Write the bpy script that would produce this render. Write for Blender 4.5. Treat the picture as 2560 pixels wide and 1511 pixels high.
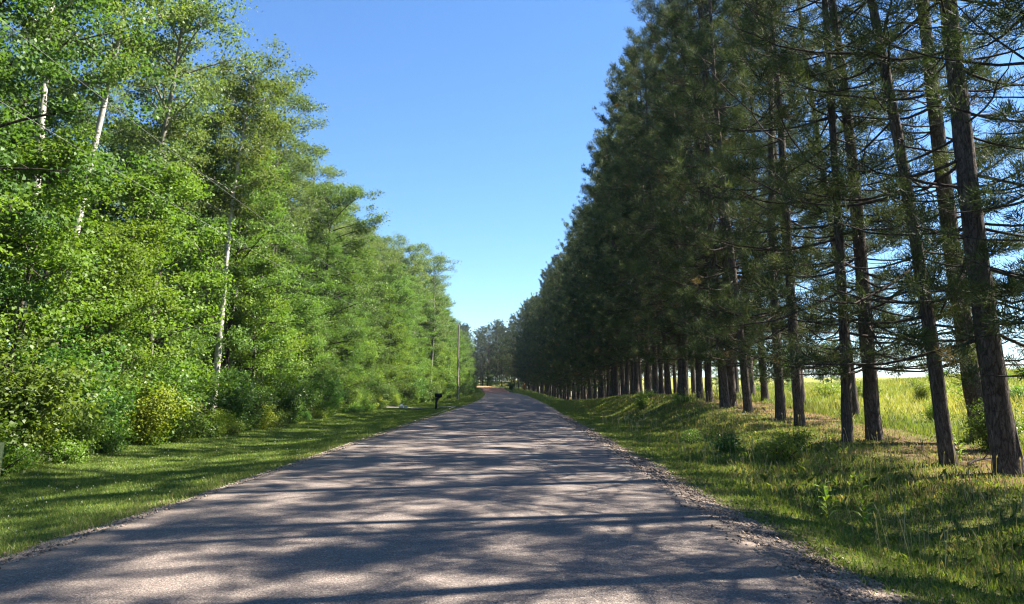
import bpy, math, random
import numpy as np
from mathutils import Vector, Matrix, Euler

# ------------------------------------------------------------------ clear
for o in list(bpy.data.objects):
    bpy.data.objects.remove(o)
scene = bpy.context.scene
COL = scene.collection
R = math.radians

# ------------------------------------------------------------------ camera (a crop of a 4:3 phone picture: lens axis above the middle)
CAM_H = 1.5
F_PX = 1910.0
PITCH = R(12.38)
cam_data = bpy.data.cameras.new('camera')
cam = bpy.data.objects.new('camera', cam_data)
COL.objects.link(cam)
cam_data.sensor_fit = 'HORIZONTAL'
cam_data.sensor_width = 36.0
cam_data.lens = 36.0 * F_PX / 2560.0
cam_data.shift_y = -204.0 / 2560.0
cam_data.clip_start = 0.05
cam_data.clip_end = 5000.0
cam.location = (0, 0, CAM_H)
cam.rotation_euler = (R(90) + PITCH, 0, R(0.38))
scene.camera = cam

# ------------------------------------------------------------------ sky, sun, exposure
SUN_EL = R(48.0)
SUN_AZ = R(76.0)          # to the right of the road's direction (+Y)
world = bpy.data.worlds.new('World')
scene.world = world
world.use_nodes = True
wn = world.node_tree
wn.nodes.clear()
w_out = wn.nodes.new('ShaderNodeOutputWorld')
w_bg = wn.nodes.new('ShaderNodeBackground')
w_sky = wn.nodes.new('ShaderNodeTexSky')
w_sky.sky_type = 'NISHITA'
w_sky.sun_disc = False
w_sky.sun_elevation = SUN_EL
w_sky.sun_rotation = SUN_AZ
w_sky.altitude = 300
w_sky.air_density = 1.0
w_sky.dust_density = 0.0
w_sky.ozone_density = 8.0
w_bg.inputs['Strength'].default_value = 0.060
w_hsv = wn.nodes.new('ShaderNodeHueSaturation')
w_hsv.inputs['Saturation'].default_value = 1.05
w_hsv.inputs['Hue'].default_value = 0.5
wn.links.new(w_sky.outputs[0], w_hsv.inputs['Color'])
wn.links.new(w_hsv.outputs[0], w_bg.inputs['Color'])
wn.links.new(w_bg.outputs[0], w_out.inputs['Surface'])

sun_data = bpy.data.lights.new('sun', 'SUN')
sun_data.energy = 5.0
sun_data.angle = R(0.46)
sun_data.color = (1.0, 0.93, 0.82)
sun = bpy.data.objects.new('sun', sun_data)
COL.objects.link(sun)
sd = Vector((math.sin(SUN_AZ) * math.cos(SUN_EL), math.cos(SUN_AZ) * math.cos(SUN_EL), math.sin(SUN_EL)))
sun.rotation_euler = sd.to_track_quat('Z', 'Y').to_euler()
sun.location = sd * 200

vs = scene.view_settings
vs.view_transform = 'Standard'
vs.look = 'None'
vs.gamma = 1.0
vs.use_curve_mapping = False
vs.exposure = 2.1
scene.cycles.max_bounces = 4
scene.cycles.diffuse_bounces = 2
scene.cycles.glossy_bounces = 1
scene.cycles.transmission_bounces = 3
scene.cycles.sample_clamp_indirect = 4.0
scene.cycles.use_denoising = True
scene.cycles.denoiser = 'OPENIMAGEDENOISE'
scene.cycles.denoising_input_passes = 'RGB_ALBEDO_NORMAL'
scene.cycles.denoising_prefilter = 'ACCURATE'
scene.cycles.filter_width = 1.2

# ------------------------------------------------------------------ mesh helpers
rng = np.random.default_rng(7)

def lin(x, xs, ys):
    return np.interp(x, xs, ys)

def mesh_np(name, verts, loops, sizes, smooth=False, cols=None, mats=()):
    """verts (N,3); loops flat vertex indices; sizes: loops per face."""
    me = bpy.data.meshes.new(name)
    verts = np.asarray(verts, np.float32)
    loops = np.asarray(loops, np.int32)
    sizes = np.asarray(sizes, np.int32)
    me.vertices.add(len(verts))
    me.vertices.foreach_set('co', verts.ravel())
    me.loops.add(len(loops))
    me.loops.foreach_set('vertex_index', loops)
    me.polygons.add(len(sizes))
    starts = np.zeros(len(sizes), np.int32)
    starts[1:] = np.cumsum(sizes)[:-1]
    me.polygons.foreach_set('loop_start', starts)
    me.polygons.foreach_set('loop_total', sizes)
    if smooth:
        me.polygons.foreach_set('use_smooth', np.ones(len(sizes), bool))
    if cols is not None:
        a = me.color_attributes.new('tone', 'FLOAT_COLOR', 'POINT')
        c = np.ones((len(verts), 4), np.float32)
        c[:, :3] = cols
        a.data.foreach_set('color', c.ravel())
    for m in mats:
        me.materials.append(m)
    me.update(calc_edges=True)
    me.validate()
    return me

class Build:
    """collects tubes, boxes, quads and triangles into one mesh"""
    def __init__(self):
        self.v, self.l, self.s, self.n = [], [], [], 0

    def add(self, verts, loops, sizes):
        verts = np.asarray(verts, float)
        self.v.append(verts)
        self.l.append(np.asarray(loops, np.int64) + self.n)
        self.s.append(np.asarray(sizes, np.int64))
        self.n += len(verts)

    def tube(self, pts, rad, k=6, cap=True, wob=0.0, rs=None):
        pts = np.asarray(pts, float)
        m = len(pts)
        rad = np.broadcast_to(np.asarray(rad, float), (m,))
        t = np.gradient(pts, axis=0)
        t /= np.linalg.norm(t, axis=1, keepdims=True) + 1e-9
        ref = np.array([0, 0, 1.0]) if abs(t[:, 2]).mean() < 0.8 else np.array([1.0, 0, 0])
        a = np.cross(t, ref)
        a /= np.linalg.norm(a, axis=1, keepdims=True) + 1e-9
        b = np.cross(t, a)
        th = np.arange(k) * 2 * np.pi / k
        rr = rad[:, None] * np.ones(k)
        if wob and rs is not None:
            rr = rr * (1 + wob * rs.standard_normal((m, k)))
        v = pts[:, None, :] + rr[..., None] * (np.cos(th)[None, :, None] * a[:, None, :] + np.sin(th)[None, :, None] * b[:, None, :])
        i = np.arange(m - 1)[:, None] * k
        j = np.arange(k)[None, :]
        j2 = (j + 1) % k
        q = np.stack([i + j, i + j2, i + k + j2, i + k + j], -1).reshape(-1)
        self.add(v.reshape(-1, 3), q, np.full((m - 1) * k, 4))
        if cap:
            self.add(v[-1], np.arange(k), [k])
            self.add(v[0], np.arange(k)[::-1], [k])

    def box(self, c, s, bev=0.0):
        c = np.array(c, float); h = np.array(s, float) / 2
        if bev <= 0:
            v = np.array([[x, y, z] for x in (-1, 1) for y in (-1, 1) for z in (-1, 1)]) * h + c
            f = [0, 1, 3, 2, 4, 6, 7, 5, 0, 4, 5, 1, 2, 3, 7, 6, 0, 2, 6, 4, 1, 5, 7, 3]
            self.add(v, f, [4] * 6)
        else:
            import bmesh
            bm = bmesh.new()
            bmesh.ops.create_cube(bm, size=1.0)
            for vv in bm.verts:
                vv.co = Vector((vv.co.x * s[0], vv.co.y * s[1], vv.co.z * s[2])) + Vector(c)
            bmesh.ops.bevel(bm, geom=list(bm.edges), offset=bev, segments=2, affect='EDGES')
            bm.verts.index_update()
            self.add([tuple(x.co) for x in bm.verts], [x.index for f in bm.faces for x in f.verts], [len(f.verts) for f in bm.faces])
            bm.free()

    def prism(self, profile, y0, y1, axis=1):
        """profile: list of (a, z) extruded along the axis (1: a is x; 0: a is y)"""
        p = np.array(profile, float); n = len(p)
        def mk(t):
            return np.stack([p[:, 0], np.full(n, t), p[:, 1]], 1) if axis == 1 else np.stack([np.full(n, t), p[:, 0], p[:, 1]], 1)
        v = np.concatenate([mk(y0), mk(y1)])
        loops, sizes = [], []
        for i in range(n):
            j = (i + 1) % n
            loops += [i, j, n + j, n + i]; sizes.append(4)
        loops += list(range(n))[::-1]; sizes.append(n)
        loops += list(range(n, 2 * n)); sizes.append(n)
        self.add(v, loops, sizes)

    def mesh(self, name, mat, smooth=False, cols=None):
        return mesh_np(name, np.concatenate(self.v), np.concatenate(self.l), np.concatenate(self.s), smooth, cols, [mat])

def obj(name, me, parent=None, loc=None, kind=None):
    o = bpy.data.objects.new(name, me)
    COL.objects.link(o)
    if parent is not None:
        o.parent = parent
    if loc is not None:
        o.location = loc
    if kind:
        o['kind'] = kind
    return o

def empty(name, loc, rz=0.0, scale=1.0, tilt=(0, 0)):
    o = bpy.data.objects.new(name, None)
    COL.objects.link(o)
    o.empty_display_size = 0.3
    o.location = loc
    o.rotation_euler = (tilt[0], tilt[1], rz)
    o.scale = (scale,) * 3 if not hasattr(scale, '__len__') else scale
    return o

def tag(o, label, cat, group=None):
    o['label'] = label
    o['category'] = cat
    if group:
        o['group'] = group
    return o

# ------------------------------------------------------------------ material helpers
def new_mat(name):
    m = bpy.data.materials.new(name)
    m.use_nodes = True
    nt = m.node_tree
    nt.nodes.clear()
    out = nt.nodes.new('ShaderNodeOutputMaterial')
    return m, nt, out

def N(nt, kind, **kw):
    n = nt.nodes.new(kind)
    for k, v in kw.items():
        if k.startswith('i_'):
            key = k[2:].replace('_', ' ')
            n.inputs[key].default_value = v
        else:
            setattr(n, k, v)
    return n

def ramp(nt, fac, stops):
    r = nt.nodes.new('ShaderNodeValToRGB')
    e = r.color_ramp.elements
    while len(e) > 1:
        e.remove(e[-1])
    e[0].position = stops[0][0]; e[0].color = (*stops[0][1], 1)
    for p, c in stops[1:]:
        x = e.new(p); x.color = (*c, 1)
    nt.links.new(fac, r.inputs[0])
    return r.outputs[0]

def mixc(nt, fac, a, b, mode='MIX'):
    m = nt.nodes.new('ShaderNodeMix')
    m.data_type = 'RGBA'
    m.blend_type = mode
    for sock, v in ((m.inputs[0], fac), (m.inputs[6], a), (m.inputs[7], b)):
        if hasattr(v, 'links') or isinstance(v, bpy.types.NodeSocket):
            nt.links.new(v, sock)
        elif isinstance(v, (tuple, list)):
            sock.default_value = (*v, 1) if len(v) == 3 else v
        else:
            sock.default_value = v
    return m.outputs[2]

def noise(nt, scale, detail=4, rough=0.55, vec=None, dist=0.0):
    n = nt.nodes.new('ShaderNodeTexNoise')
    n.inputs['Scale'].default_value = scale
    n.inputs['Detail'].default_value = detail
    n.inputs['Roughness'].default_value = rough
    n.inputs['Distortion'].default_value = dist
    if vec is not None:
        nt.links.new(vec, n.inputs['Vector'])
    return n.outputs['Fac']

def objco(nt, scale=(1, 1, 1)):
    tc = nt.nodes.new('ShaderNodeTexCoord')
    mp = nt.nodes.new('ShaderNodeMapping')
    mp.inputs['Scale'].default_value = scale
    nt.links.new(tc.outputs['Object'], mp.inputs['Vector'])
    return mp.outputs[0]

def bump(nt, h, strength, dist):
    b = nt.nodes.new('ShaderNodeBump')
    b.inputs['Strength'].default_value = strength
    b.inputs['Distance'].default_value = dist
    nt.links.new(h, b.inputs['Height'])
    return b.outputs[0]

def principled(nt, out, color, rough=0.8, spec=0.3, normal=None):
    p = nt.nodes.new('ShaderNodeBsdfPrincipled')
    if isinstance(color, bpy.types.NodeSocket):
        nt.links.new(color, p.inputs['Base Color'])
    else:
        p.inputs['Base Color'].default_value = (*color, 1)
    if isinstance(rough, bpy.types.NodeSocket):
        nt.links.new(rough, p.inputs['Roughness'])
    else:
        p.inputs['Roughness'].default_value = rough
    p.inputs['Specular IOR Level'].default_value = spec
    if normal is not None:
        nt.links.new(normal, p.inputs['Normal'])
    if out is not None:
        nt.links.new(p.outputs[0], out.inputs['Surface'])
    return p.outputs[0]

def leaf_material(name, trans_tint, transl=0.35, rough=0.5, spec=0.35, hue_amp=0.03, val_amp=0.25):
    """colour from the leaf's own tone attribute, shifted a little per plant"""
    m, nt, out = new_mat(name)
    at = N(nt, 'ShaderNodeAttribute', attribute_name='tone')
    oi = N(nt, 'ShaderNodeObjectInfo')
    hsv = N(nt, 'ShaderNodeHueSaturation')
    mr = N(nt, 'ShaderNodeMapRange'); mr.inputs[3].default_value = 0.5 - hue_amp; mr.inputs[4].default_value = 0.5 + hue_amp
    nt.links.new(oi.outputs['Random'], mr.inputs[0])
    nt.links.new(mr.outputs[0], hsv.inputs['Hue'])
    mult = N(nt, 'ShaderNodeMath', operation='MULTIPLY'); mult.inputs[1].default_value = 7.13
    nt.links.new(oi.outputs['Random'], mult.inputs[0])
    fr = N(nt, 'ShaderNodeMath', operation='FRACT'); nt.links.new(mult.outputs[0], fr.inputs[0])
    mr2 = N(nt, 'ShaderNodeMapRange'); mr2.inputs[3].default_value = 1 - val_amp; mr2.inputs[4].default_value = 1 + val_amp
    nt.links.new(fr.outputs[0], mr2.inputs[0])
    nt.links.new(mr2.outputs[0], hsv.inputs['Value'])
    nt.links.new(at.outputs['Color'], hsv.inputs['Color'])
    p = principled(nt, None, hsv.outputs[0], rough, spec)
    tr = N(nt, 'ShaderNodeBsdfTranslucent')
    tc = mixc(nt, 1.0, hsv.outputs[0], trans_tint, 'MULTIPLY')
    nt.links.new(tc, tr.inputs['Color'])
    mx = N(nt, 'ShaderNodeMixShader'); mx.inputs[0].default_value = transl
    nt.links.new(p, mx.inputs[1]); nt.links.new(tr.outputs[0], mx.inputs[2])
    nt.links.new(mx.outputs[0], out.inputs['Surface'])
    return m

# ------------------------------------------------------------------ the lie of the land
def cx(Y):                       # the road's middle line; it bends left beyond 70 m
    Y = np.asarray(Y, float)
    return -1.03 - 2.9 * (np.clip(Y - 70, 0, 300) / 108.0) ** 2 - 0.022 * np.clip(Y - 228, 0, 45) ** 2

def zr(Y):                       # the road's height
    return lin(Y, [-60, 60, 100, 140, 178, 198, 232, 262, 300, 400, 900], [0, 0, 0.08, 0.25, 0.42, 0.36, 1.55, 2.9, 4.6, 9.0, 16.0])

HALF_L, HALF_R = 3.37, 3.36      # asphalt half widths
VY = [-40, 0, 60, 100, 140, 170, 260, 900]
def veg_off(Y):                  # where the left wood begins, from the middle line
    return lin(Y, VY, [-9.2, -9.3, -10.2, -9.4, -7.8, -6.4, -6.2, -6.2])

def hashn(x, y, s):
    """cheap smooth value noise"""
    x = np.asarray(x, float) * s; y = np.asarray(y, float) * s
    xi = np.floor(x); yi = np.floor(y); xf = x - xi; yf = y - yi
    def h(a, b):
        v = np.sin(a * 127.1 + b * 311.7) * 43758.5453
        return v - np.floor(v)
    u = xf * xf * (3 - 2 * xf); w = yf * yf * (3 - 2 * yf)
    return (h(xi, yi) * (1 - u) + h(xi + 1, yi) * u) * (1 - w) + (h(xi, yi + 1) * (1 - u) + h(xi + 1, yi + 1) * u) * w - 0.5

BANK_Y = [-60, 0, 13, 17, 20, 25, 30, 38, 46, 60, 80, 115, 150, 180, 230, 300, 900]
BANK_Z = [-.2, -.15, -.12, .0, .18, .33, .60, 1.0, 1.12, .95, .35, -.45, -.1, .3, 1.3, 3.2, 6]

def ground(X, Y):
    X = np.asarray(X, float); Y = np.asarray(Y, float)
    u = X - cx(Y)
    r = zr(Y)
    b = lin(Y, BANK_Y, BANK_Z)
    left = lin(u, [-400, -120, -40, -16, -10, -7.0, -4.3, -3.5], [16, 8, 2.4, .45, -.10, -.24, -.07, -.028])
    dit = np.clip(b, -.3, .1) - .22
    # right: shoulder, shallow ditch, bank under the pines, field
    t1 = np.clip((u - 3.5) / 0.7, 0, 1)
    shoulder = -.028 - .05 * t1
    s2 = np.clip((u - 4.2) / 1.6, 0, 1); s2 = s2 * s2 * (3 - 2 * s2)
    s3 = np.clip((u - 5.9) / 3.4, 0, 1); s3 = s3 * s3 * (3 - 2 * s3)
    right = shoulder + s2 * (dit - shoulder) 
    right = right + s3 * ((b - r * 0) - right)
    fld = np.clip(u - 12.5, 0, None)
    field = lin(fld, [0, 4, 14, 30, 60, 110, 300, 1500], [0, .35, 1.7, 4.3, 6.6, 7.5, 7.0, 4])
    fs = np.clip((u - 11) / 10, 0, 1)
    right = right * (1 - fs * 0.55) + field * lin(Y, [0, 30, 60, 110, 200, 400], [1.0, .95, .62, .40, .5, .6])
    # the bank heights are absolute, the road-side heights hang on the road
    rel = np.where(u < 0, left, right)
    base = np.where(u < 0, r, r * (1 - s3))
    z = rel + base
    off = np.abs(u) > 4.0
    z = z + np.where(off, 0.07 * hashn(X, Y, 0.55) + 0.035 * hashn(X + 9, Y + 4, 1.9), 0)
    return z

def gz(x, y):
    return float(ground(x, y))

# ------------------------------------------------------------------ materials
def ground_material():
    m, nt, out = new_mat('grassy_ground')
    at = N(nt, 'ShaderNodeAttribute', attribute_name='tone')
    co = objco(nt)
    n1 = noise(nt, 0.8, 5, 0.6, co)
    n2 = noise(nt, 14, 4, 0.7, co)
    n3 = noise(nt, 90, 2, 0.7, co)
    c = mixc(nt, 0.55, at.outputs['Color'], ramp(nt, n1, [(0.3, (0.55, 0.6, 0.5)), (0.7, (1.25, 1.2, 1.1))]), 'MULTIPLY')
    c = mixc(nt, 0.8, c, ramp(nt, n2, [(0.25, (0.45, 0.45, 0.45)), (0.75, (1.4, 1.35, 1.25))]), 'MULTIPLY')
    c = mixc(nt, 0.6, c, ramp(nt, n3, [(0.3, (0.55, 0.55, 0.55)), (0.7, (1.4, 1.4, 1.35))]), 'MULTIPLY')
    nb = bump(nt, n2, 0.9, 0.06)
    principled(nt, out, c, 0.95, 0.1, nb)
    return m

def asphalt_material():
    m, nt, out = new_mat('worn_asphalt')
    co = objco(nt)
    vor = N(nt, 'ShaderNodeTexVoronoi', feature='F1'); vor.inputs['Scale'].default_value = 95
    nt.links.new(co, vor.inputs['Vector'])
    chips = N(nt, 'ShaderNodeSeparateColor'); nt.links.new(vor.outputs['Color'], chips.inputs[0])
    c = ramp(nt, chips.outputs[0], [(0.0, (0.078, 0.065, 0.060)), (0.45, (0.158, 0.131, 0.113)), (0.8, (0.213, 0.177, 0.153)), (0.95, (0.265, 0.224, 0.195)), (1.0, (0.39, 0.345, 0.305))])
    big = noise(nt, 0.35, 4, 0.55, co)
    c = mixc(nt, 0.7, c, ramp(nt, big, [(0.3, (0.82, 0.82, 0.84)), (0.7, (1.15, 1.12, 1.1))]), 'MULTIPLY')
    mid = noise(nt, 6, 5, 0.65, co)
    c = mixc(nt, 0.6, c, ramp(nt, mid, [(0.3, (0.8, 0.8, 0.8)), (0.7, (1.2, 1.18, 1.16))]), 'MULTIPLY')
    # long streaks worn by wheels
    co2 = objco(nt, (1.1, 0.025, 1))
    st = noise(nt, 1.6, 3, 0.5, co2)
    c = mixc(nt, 0.6, c, ramp(nt, st, [(0.35, (0.86, 0.86, 0.87)), (0.65, (1.12, 1.1, 1.08))]), 'MULTIPLY')
    # patches of sand and dust
    dn = noise(nt, 1.3, 6, 0.7, co)
    dm = ramp(nt, dn, [(0.56, (0, 0, 0)), (0.78, (0.5, 0.5, 0.5))])
    c = mixc(nt, dm, c, (0.18, 0.15, 0.128))
    ea = N(nt, 'ShaderNodeAttribute', attribute_name='tone')
    en = noise(nt, 3.5, 6, 0.75, co)
    ad = N(nt, 'ShaderNodeMath', operation='ADD'); nt.links.new(ea.outputs['Fac'], ad.inputs[0]); nt.links.new(en, ad.inputs[1])
    em = ramp(nt, ad.outputs[0], [(0.78, (0, 0, 0)), (1.0, (0.8, 0.8, 0.8))])
    c = mixc(nt, em, c, mixc(nt, chips.outputs[1], (0.10, 0.078, 0.062), (0.27, 0.215, 0.175)))
    nb = bump(nt, vor.outputs['Distance'], 0.5, 0.006)
    principled(nt, out, c, 0.85, 0.25, nb)
    return m

def gravel_material(name, cols, sc=55):
    m, nt, out = new_mat(name)
    co = objco(nt)
    vor = N(nt, 'ShaderNodeTexVoronoi', feature='F1'); vor.inputs['Scale'].default_value = sc
    nt.links.new(co, vor.inputs['Vector'])
    sp = N(nt, 'ShaderNodeSeparateColor'); nt.links.new(vor.outputs['Color'], sp.inputs[0])
    c = ramp(nt, sp.outputs[0], [(0.0, cols[0]), (0.5, cols[1]), (1.0, cols[2])])
    n1 = noise(nt, 2.2, 5, 0.65, co)
    c = mixc(nt, 0.8, c, ramp(nt, n1, [(0.3, (0.6, 0.6, 0.6)), (0.7, (1.35, 1.3, 1.22))]), 'MULTIPLY')
    nb = bump(nt, vor.outputs['Distance'], 0.9, 0.02)
    principled(nt, out, c, 0.92, 0.2, nb)
    return m

def bark_material(name, dark, mid, light, vscale=(7, 7, 1.6), bscale=5.0, bstr=0.9, bdist=0.05):
    m, nt, out = new_mat(name)
    co = objco(nt, vscale)
    vor = N(nt, 'ShaderNodeTexVoronoi', feature='DISTANCE_TO_EDGE'); vor.inputs['Scale'].default_value = bscale * 0.5
    wob = noise(nt, 3.0, 4, 0.6, co)
    va = N(nt, 'ShaderNodeVectorMath', operation='ADD')
    nt.links.new(co, va.inputs[0])
    cmb = N(nt, 'ShaderNodeCombineXYZ'); nt.links.new(wob, cmb.inputs[0]); nt.links.new(wob, cmb.inputs[1]); nt.links.new(wob, cmb.inputs[2])
    nt.links.new(cmb.outputs[0], va.inputs[1])
    nt.links.new(va.outputs[0], vor.inputs['Vector'])
    n1 = noise(nt, 2.0, 6, 0.7, co)
    c = ramp(nt, n1, [(0.25, dark), (0.5, mid), (0.78, light)])
    crack = ramp(nt, vor.outputs['Distance'], [(0.0, (0.25, 0.22, 0.2)), (0.14, (1, 1, 1))])
    c = mixc(nt, 0.85, c, crack, 'MULTIPLY')
    h = N(nt, 'ShaderNodeMath', operation='MINIMUM'); h.inputs[1].default_value = 0.22
    nt.links.new(vor.outputs['Distance'], h.inputs[0])
    h2 = N(nt, 'ShaderNodeMath', operation='MULTIPLY_ADD'); h2.inputs[1].default_value = 0.25
    nt.links.new(n1, h2.inputs[0]); nt.links.new(h.outputs[0], h2.inputs[2])
    principled(nt, out, c, 0.92, 0.15, bump(nt, h2.outputs[0], bstr, bdist))
    return m

def birch_material(name, light, mark):
    m, nt, out = new_mat(name)
    co = objco(nt, (5, 5, 16))
    n1 = noise(nt, 1.0, 4, 0.6, co)
    co2 = objco(nt, (3, 3, 2.2))
    n2 = noise(nt, 1.0, 4, 0.7, co2)
    mk = ramp(nt, n1, [(0.60, (0, 0, 0)), (0.68, (1, 1, 1))])
    c = ramp(nt, n2, [(0.3, tuple(x * 0.6 for x in light)), (0.6, light)])
    c = mixc(nt, mk, c, mark)
    mk2 = ramp(nt, n2, [(0.63, (0, 0, 0)), (0.7, (1, 1, 1))])
    c = mixc(nt, mk2, c, mark)
    principled(nt, out, c, 0.8, 0.2, bump(nt, n1, 0.4, 0.02))
    return m

def plain(name, col, rough=0.6, spec=0.3, var=0.25, sc=20, metal=0.0):
    m, nt, out = new_mat(name)
    co = objco(nt)
    n1 = noise(nt, sc, 4, 0.6, co)
    c = mixc(nt, 1.0, col, ramp(nt, n1, [(0.25, (1 - var,) * 3), (0.75, (1 + var,) * 3)]), 'MULTIPLY')
    principled(nt, out, c, rough, spec, bump(nt, n1, 0.15, 0.004))
    return m

M_GROUND = ground_material()
M_ROAD = asphalt_material()
M_GRAVEL = gravel_material('shoulder_gravel', [(0.11, 0.088, 0.073), (0.24, 0.19, 0.155), (0.42, 0.335, 0.275)])
M_DIRT = gravel_material('red_dirt', [(0.26, 0.115, 0.07), (0.36, 0.17, 0.105), (0.46, 0.25, 0.17)], 25)
M_DRIVE = gravel_material('pale_gravel', [(0.20, 0.18, 0.15), (0.28, 0.25, 0.21), (0.38, 0.35, 0.30)], 30)
M_STONE = gravel_material('loose_stone', [(0.10, 0.078, 0.064), (0.22, 0.17, 0.135), (0.38, 0.30, 0.24)], 9)
M_PINEBARK = bark_material('pine_bark', (0.042, 0.033, 0.029), (0.10, 0.080, 0.069), (0.215, 0.178, 0.155))
M_TWIG = bark_material('pine_twig', (0.03, 0.023, 0.019), (0.065, 0.05, 0.042), (0.14, 0.115, 0.098), (4, 4, 4), 8, 0.4, 0.01)
M_DARKBARK = bark_material('dark_bark', (0.025, 0.02, 0.016), (0.06, 0.05, 0.04), (0.13, 0.115, 0.1), (5, 5, 1.4), 5, 0.8, 0.03)
M_BIRCH = birch_material('pale_birch_bark', (0.46, 0.43, 0.38), (0.05, 0.042, 0.036))
M_ASPENBARK = birch_material('aspen_bark', (0.22, 0.21, 0.17), (0.05, 0.045, 0.036))
M_STEM = bark_material('shrub_stem', (0.04, 0.032, 0.024), (0.09, 0.075, 0.055), (0.16, 0.14, 0.11), (6, 6, 3), 6, 0.4, 0.01)
M_NEEDLE = leaf_material('pine_needles', (1.2, 1.3, 0.6), 0.22, 0.65, 0.12, 0.012, 0.15)
M_LEAF = leaf_material('broad_leaves', (1.5, 1.5, 0.6), 0.42, 0.5, 0.22, 0.014, 0.2)
M_SHRUBLEAF = leaf_material('shrub_leaves', (1.5, 1.5, 0.6), 0.42, 0.45, 0.35, 0.03, 0.22)
M_GRASS = leaf_material('grass_blades', (1.3, 1.3, 0.6), 0.35, 0.55, 0.25, 0.0, 0.0)
M_BLACK = plain('black_plastic', (0.012, 0.013, 0.016), 0.45, 0.4, 0.2)
M_POLE = plain('grey_wood', (0.27, 0.235, 0.2), 0.85, 0.15, 0.35, 12)
M_STEEL = plain('galvanised_steel', (0.32, 0.32, 0.32), 0.5, 0.5)
M_WIRE = plain('wire', (0.22, 0.22, 0.22), 0.5, 0.5, 0.1)
M_YELLOW = plain('yellow_paint', (0.62, 0.55, 0.16), 0.6, 0.3, 0.2)
M_WHITESTONE = plain('pale_stone', (0.6, 0.58, 0.55), 0.85, 0.2, 0.25, 8)
M_GLASS = plain('insulator', (0.3, 0.28, 0.26), 0.3, 0.5, 0.1)

# ------------------------------------------------------------------ ground sheet
def axis(parts):
    out = []
    for a, b, s in parts:
        out.append(np.arange(a, b, s))
    out.append([parts[-1][1]])
    return np.unique(np.concatenate(out).round(4))

def mix3(a, b, t):
    return np.asarray(a) * (1 - t[..., None]) + np.asarray(b) * t[..., None]

def ground_tone(X, Y):
    """what the ground is covered with: lawn, verge, needle litter, field, forest floor"""
    u = X - cx(Y)
    n = hashn(X + 31, Y - 17, 0.33) + 0.5 * hashn(X - 3, Y + 8, 1.1)
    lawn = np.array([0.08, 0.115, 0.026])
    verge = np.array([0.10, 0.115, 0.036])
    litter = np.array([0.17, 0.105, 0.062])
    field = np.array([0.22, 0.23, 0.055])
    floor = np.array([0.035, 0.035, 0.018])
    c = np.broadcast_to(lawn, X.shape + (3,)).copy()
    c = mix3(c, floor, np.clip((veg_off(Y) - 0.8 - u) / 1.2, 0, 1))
    c = np.where((u > 0)[..., None], verge, c)
    d = np.abs(u - 11.2)
    lit = np.clip(1.5 - d / 2.0 + n * 1.7, 0, 1) * (u > 6.5) * 0.85
    c = mix3(c, litter, lit)
    c = mix3(c, field, np.clip((u - 13.6 + n) / 2.0, 0, 1))
    bare = np.array([0.15, 0.12, 0.08])
    c = mix3(c, bare, np.clip(1.2 - (np.abs(u) - 3.6) / 0.5 + n * 1.2, 0, 1) * (np.abs(u) < 5.2) * 0.8)
    return c

xs = axis([(-1500, -400, 220), (-400, -100, 30), (-100, -30, 6), (-30, -14, 1.5), (-14, -4, 0.4), (-4, 3, 0.5), (3, 14, 0.28), (14, 30, 1.0), (30, 80, 4), (80, 300, 25), (300, 1500, 200)])
ys = axis([(-60, -6, 4), (-6, 30, 0.35), (30, 80, 0.8), (80, 320, 2.5), (320, 600, 20), (600, 2600, 200)])
UU, YY = np.meshgrid(xs, ys)
XX = UU + (cx(YY) + 1.03) * (np.abs(UU) < 300) * (YY < 320) + (cx(np.full_like(YY, 320.0)) + 1.03) * (np.abs(UU) < 300) * (YY >= 320)
ZZ = ground(XX, np.minimum(YY, 900))
nx, ny = len(xs), len(ys)
V = np.stack([XX, YY, ZZ], -1).reshape(-1, 3)
ii, jj = np.meshgrid(np.arange(ny - 1), np.arange(nx - 1), indexing='ij')
q = np.stack([ii * nx + jj, ii * nx + jj + 1, (ii + 1) * nx + jj + 1, (ii + 1) * nx + jj], -1).reshape(-1)
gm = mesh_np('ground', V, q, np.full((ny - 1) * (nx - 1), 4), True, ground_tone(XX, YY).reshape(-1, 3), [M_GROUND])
obj('ground', gm, kind='structure')

# ------------------------------------------------------------------ road, shoulders, dirt road, driveway
def strip(name, Y, left, right, zfun, mat, k=12, skirt=0.05):
    """a sheet along the road between two offsets, with small turned-down edges"""
    Y = np.asarray(Y, float)
    t = np.linspace(0, 1, k)
    U = left[:, None] * (1 - t) + right[:, None] * t
    X = cx(Y)[:, None] + U
    Z = zfun(U, Y[:, None] * np.ones_like(U))
    X = np.concatenate([X[:, :1] - 0.02, X, X[:, -1:] + 0.02], 1)
    Z = np.concatenate([Z[:, :1] - skirt, Z, Z[:, -1:] - skirt], 1)
    k2 = k + 2
    v = np.stack([X, Y[:, None] * np.ones_like(X), Z], -1).reshape(-1, 3)
    i, j = np.meshgrid(np.arange(len(Y) - 1), np.arange(k2 - 1), indexing='ij')
    q = np.stack([i * k2 + j, i * k2 + j + 1, (i + 1) * k2 + j + 1, (i + 1) * k2 + j], -1).reshape(-1)
    T = np.concatenate([[0], t, [1]]) * np.ones_like(X)
    wd = (right - left)[:, None]
    e = np.clip(1 - np.minimum(T, 1 - T) * wd / 0.55, 0, 1) * 0.75
    me = mesh_np(name, v, q, np.full((len(Y) - 1) * (k2 - 1), 4), True, np.repeat(e.reshape(-1, 1), 3, 1), [mat])
    return obj(name, me, kind='structure')

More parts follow.
